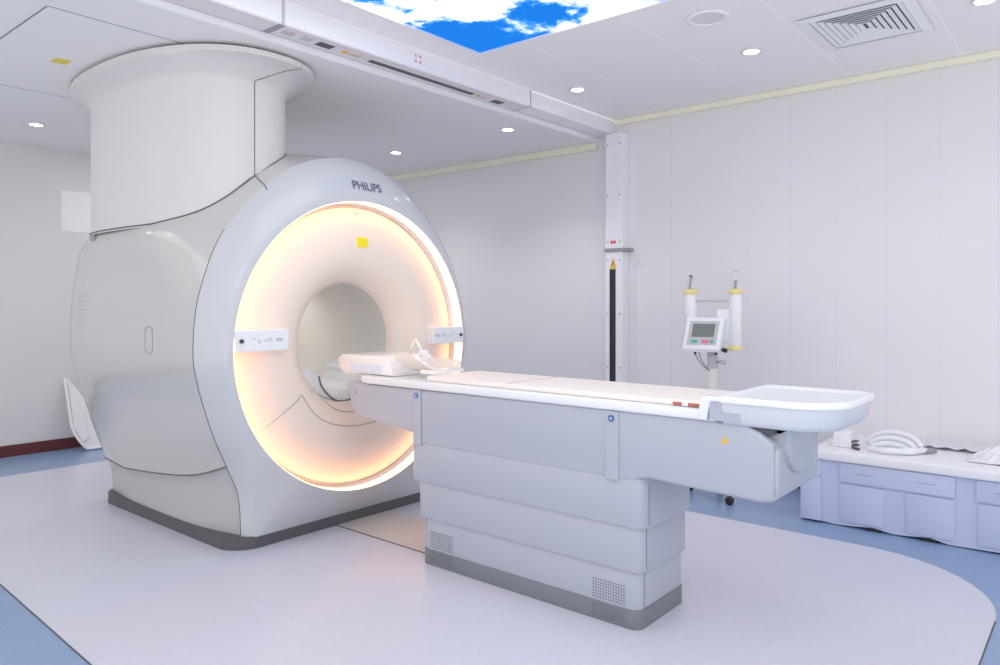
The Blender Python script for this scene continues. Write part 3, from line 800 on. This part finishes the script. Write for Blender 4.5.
def syringe(x, z0, z1, ztip, full_):
    L_('syringe_sleeve', lathe(B(), [(.0001, z0), (.034, z0), (.040, z0 + .01), (.040, z1 - .01), (.036, z1), (.0001, z1)], (x, 0, 0), 'z', 28), TABLEB, smooth=True, angle=40)
    L_('syringe_collar', lathe(B(), [(.0001, z1), (.046, z1), (.050, z1 + .012), (.046, z1 + .026), (.03, z1 + .034), (.0001, z1 + .034)], (x, 0, 0), 'z', 28), COLLAR, smooth=True, angle=40, label='pale yellow collar')
    L_('syringe_barrel', lathe(B(), [(.024, z1 + .03), (.024, z1 + .10), (.020, z1 + .115), (.004, z1 + .125)], (x, 0, 0), 'z', 20), CLEAR, smooth=True, angle=40)
    L_('plunger', tube(B(), [(x - .004, 0, z1 + .03), (x, 0, z1 + .075), (x + .004, 0, ztip)], [.011, .009, .007], 10), DGREY, smooth=True, label='dark plunger rod')
    L_('plunger_head', lathe(B(), [(.0001, -.008), (.013, -.007), (.013, .007), (.0001, .01)], (x + .004, 0, ztip), 'z', 14), DGREY, smooth=True)
syringe(-.15, 1.20, 1.405, 1.525, 1); syringe(.15, 1.055, 1.405, 1.49, 0)
L_('sleeve_cap', lathe(B(), [(.0001, 1.03), (.044, 1.03), (.046, 1.045), (.040, 1.057), (.0001, 1.057)], (.15, 0, 0), 'z', 28), COLLAR, smooth=True, angle=40, label='pale yellow end cap')
L_('tip_disc', lathe(B(), [(.0001, 1.552), (.018, 1.552), (.018, 1.557), (.0001, 1.557)], (.15, 0, 0), 'z', 14), LGREY)
L_('clamp_knob', tube(B(), [(.03, -.03, .945), (.09, -.035, .945)], [.008, .014], 10), STEEL, smooth=True)
L_('clamp_knob', tube(B(), [(.07, -.03, 1.03), (.10, -.03, 1.02)], [.014, .014], 10), BLACK, smooth=True)
for k, (xa, xb) in enumerate(((-.11, -.02), (-.085, -.015))):
    L_('cable', tube(B(), smooth2([(xa, -.05, 1.02), (xa + .01, -.05, .98), ((xa + xb) / 2, -.045, .93), (xb, -.03, .885)], 5), .004, 6), GREY, smooth=True)
L_('plug', cyl(B(), (-.11, -.05, 1.022), (-.105, -.05, .995), .009, n=10), BLACK); L_('plug', cyl(B(), (.03, -.05, 1.022), (.03, -.05, .995), .009, n=10), BLACK)

# ------------------------------------------------------------------ storage bench
BF = 4.72
bn = thing('storage_bench', 'long low white storage bench with panelled front along the wall', 'bench', (-.3, 5.05, 0))
BX = [-1.50, 1.5]
bm = B()
zig = [(-1.50, .004), (-1.40, .012), (-1.30, .004), (-1.2, .010), (-1.09, .022), (-.98, .006), (-.9, .012), (-.80, .024), (-.70, .004), (-.5, .010), (-.3, .018), (0, .004), (1.5, .004)]
prism(bm, zig + [(1.5, .39), (-1.46, .39)], 'y', BF, YW - .004)
obj('carcass', bm, BENCHM, bn)
obj('bench_top', box(B(), -1.45, 1.5, BF - .035, YW - .002, .39, .447, .012, 3), BENCHT, bn, smooth=True, angle=40, label='bright white top slab')
def panel(name, x0, x1, z0, z1, y=BF - .018):
    return obj(name, prism(B(), rrect(x0, x1, z0, z1, .008, 3), 'y', y, BF + .004, .006, 2), BENCHM, bn, smooth=True, angle=35)
panel('end_panel', -1.465, -1.375, .285, .385, BF - .012); panel('end_panel', -1.497, -1.375, .012, .275, BF - .022)
for d0 in (-1.272, -.574, .124):
    u = panel('drawer_front', d0, d0 + .60, .268, .386)
    for hx in (.09, .42): obj('pull_slot', box(B(), d0 + hx, d0 + hx + .085, BF - .0192, BF - .017, .325, .332), mat('faint slot', (.42, .45, .58), .6), u)
    panel('lower_panel', d0 + .002, d0 + .24, .03, .258, BF - .010); panel('lower_panel', d0 + .356, d0 + .598, .03, .258, BF - .010)
for x in (-1.09, -.80): obj('gap', prism(B(), [(x - .045, .002), (x + .045, .002), (x + .03, .018), (x - .03, .020)], 'y', BF - .003, BF + .02), BLACK, bn, label='dark gap at the floor')

# things on the bench
dk = thing('desk_phone_base', 'small white boxy handset base at the left end of the bench', 'device', (-1.31, 4.90, .447))
bm = B(); prism(bm, [(-1.355, .4475), (-1.24, .4475), (-1.25, .535), (-1.345, .56)], 'y', 4.86, 5.0, .008, 2); obj('body', bm, TABLEB, dk, smooth=True, angle=40)
obj('handset_hook', box(B(), -1.245, -1.215, 4.87, 4.93, .485, .492, .002), DGREY, dk); obj('handset_hook', box(B(), -1.24, -1.21, 4.87, 4.93, .462, .470, .002), DGREY, dk)
obj('handset_cord', tube(B(), smooth2([(-1.24, 4.87, .455), (-1.22, 4.84, .456), (-1.20, 4.83, .456), (-1.19, 4.82, .457)], 5), .007, 8), DGREY, dk, smooth=True, label='dark cord')
hs = thing('cable_bundle', 'white bundled cable loops lying on the bench top', 'cable', (-1.05, 4.95, .447))
for k, (rr, zz) in enumerate(((.095, .0), (.120, .0), (.145, 0))):
    P = []
    for i in range(15):
        t = pi * i / 14
        P.append((-1.03 - rr * 1.0 * cos(t), 4.87 + .055 * k + .02 * sin(t), .4665 + (.030 + .028 * k) * sin(t)))
    obj('loop', tube(B(), P, .017, 10), TABLEB, hs, smooth=True)
obj('end_sheath', tube(B(), smooth2([(-1.14, 4.82, .471), (-1.05, 4.80, .471), (-.96, 4.83, .471), (-.90, 4.90, .471), (-.86, 4.97, .469)], 5), [.014] * 5 + [.018] * 6 + [.022] * 5 + [.016] * 5, 10), TABLEB, hs, smooth=True)
obj('plug', tube(B(), [(-.87, 4.95, .466), (-.835, 5.0, .466), (-.815, 5.02, .464)], [.014, .016, .012], 10), GREY, hs, smooth=True, label='grey plug end')
ps = B(); rnd = random.Random(3)
nx, ny = 16, 8
g = [[ps.verts.new((-.92 + .42 * i / nx + .015 * sin(j * 1.3), 5.16 + .22 * j / ny, .452 + .010 * rnd.random() + (.012 * sin(i * .9) ** 2))) for j in range(ny + 1)] for i in range(nx + 1)]
for i in range(nx):
    for j in range(ny): ps.faces.new([g[i][j], g[i + 1][j], g[i + 1][j + 1], g[i][j + 1]])
tag(obj('plastic_sheet', ps, mat('crumpled white sheet', (.80, .81, .86), .3), smooth=True), 'crumpled thin white sheet lying flat behind the cable loops', 'sheet')
pb = B(); g = []
for i in range(15):
    row = []
    for j in range(9):
        u, v = i / 14 - .5, j / 8 - .5
        hgt = .075 * max(0, 1 - 3.6 * (u * u + v * v)) * (.6 + .8 * rnd.random()) + .004
        row.append(pb.verts.new((-.44 + .40 * u, 5.0 + .26 * v, .447 + hgt)))
    g.append(row)
for i in range(14):
    for j in range(8): pb.faces.new([g[i][j], g[i + 1][j], g[i + 1][j + 1], g[i][j + 1]])
tag(obj('plastic_bag', pb, mat('cloudy plastic bag', (.86, .87, .91), .15, coat=.6)), 'crumpled cloudy plastic bag on the bench at the right edge', 'bag')

# folded white board leaning at the left wall
fb = B()
prism(fb, [(2.60, .655), (2.63, .65), (3.02, .045), (3.0, .025), (2.76, .012), (2.69, .05), (2.61, .21)], 'x', X0 + .014, X0 + .03)
t_ = thing('folded_board', 'white folded plastic board leaning on the left wall behind the scanner', 'board', (X0 + .05, 2.74, 0))
obj('panel', fb, SHEETM, t_)
fb = B(); tube(fb, smooth2([(X0 + .035, 2.605, .655), (X0 + .045, 2.61, .42), (X0 + .05, 2.62, .20), (X0 + .06, 2.69, .05), (X0 + .06, 2.76, .018), (X0 + .06, 3.0, .03)], 5), .013, 8)
obj('rolled_edge', fb, SHEETM, t_, smooth=True)
fb = B(); prism(fb, [(2.625, .60), (2.72, .34), (2.75, .10), (2.69, .08), (2.63, .22)], 'x', X0 + .03, X0 + .042, .004); obj('fold', fb, SHEETM, t_)

for ch in t_.children:                      # the board leans: its foot stands out from the wall
    for v in ch.data.vertices: v.co.x += .30 * (.66 - (v.co.z + ch.location.z))
# ------------------------------------------------------------------ lights
def area(name, loc, size, energy, col=(1, 1, 1), rot=(0, 0, 0), sy=None):
    l = bpy.data.lights.new(name, 'AREA'); l.energy = energy; l.color = col; l.size = size
    if sy: l.shape = 'RECTANGLE'; l.size_y = sy
    o = bpy.data.objects.new(name, l); COL.objects.link(o); o.location = loc; o.rotation_euler = rot
    return o
area('added_fill_near', (-.6, .8, 2.85), 1.4, 16, (.97, .98, 1.0))  # unseen fill added over the camera side of the room, no fitting there
area('added_fill_rear', (-6.3, 3.6, 2.70), 1.0, 14, (1, .98, .96))  # added fill hidden behind the tower, brightens the left wall and bore
area('added_fill_left', (-5.6, .2, 2.68), 1.2, 6, (1, .98, .96))  # another added fill out of view, for the scanner's near side
area('added_fill_up', (.9, -.5, .7), 1.2, 45, (1, .99, .98), (radians(160), 0, 0))  # unseen upward fill added behind the camera to lift ceiling and walls
def lamp(name, loc, e, size=.035, col=(1, .98, .96)):
    l = bpy.data.lights.new(name, 'POINT'); l.energy = e; l.shadow_soft_size = size; l.color = col
    o = bpy.data.objects.new(name, l); COL.objects.link(o); o.location = loc
lamp('bore_lamp', (-4.55, YC, 1.36), 3.0, .03, (1, .96, .95))
for i, (x, y) in enumerate(((-6.3, .7), (-5.3, .55), (-4.4, .5), (-3.7, .6), (-2.4, 1.0), (-1.4, 1.6), (-1.2, .6), (-.4, 1.8))):
    lamp('room_downlight', (x, y, 2.69 if x < -3.4 else 2.85), .8, .03)
w = bpy.data.worlds.new('room fill'); SC.world = w; w.use_nodes = True
bg = w.node_tree.nodes['Background']; bg.inputs[0].default_value = (1.0, .985, .985, 1); bg.inputs[1].default_value = 1.15

# ------------------------------------------------------------------ camera
cam = bpy.data.cameras.new('camera'); co = bpy.data.objects.new('camera', cam); COL.objects.link(co)
co.location = (0, 0, 1.35); co.rotation_euler = (radians(90), 0, atan2(.641, .767))
cam.sensor_width = 36; cam.lens = 735 / 1000 * 36; cam.shift_y = (302 - 332.5) / 1000
cam.clip_start = .05
SC.camera = co
SC.view_settings.view_transform = 'Standard'
SC.view_settings.look = 'None'
SC.view_settings.exposure = 0
SC.cycles.max_bounces = 8
SC.cycles.diffuse_bounces = 5
SC.cycles.use_denoising = True
SC.cycles.sample_clamp_indirect = 4
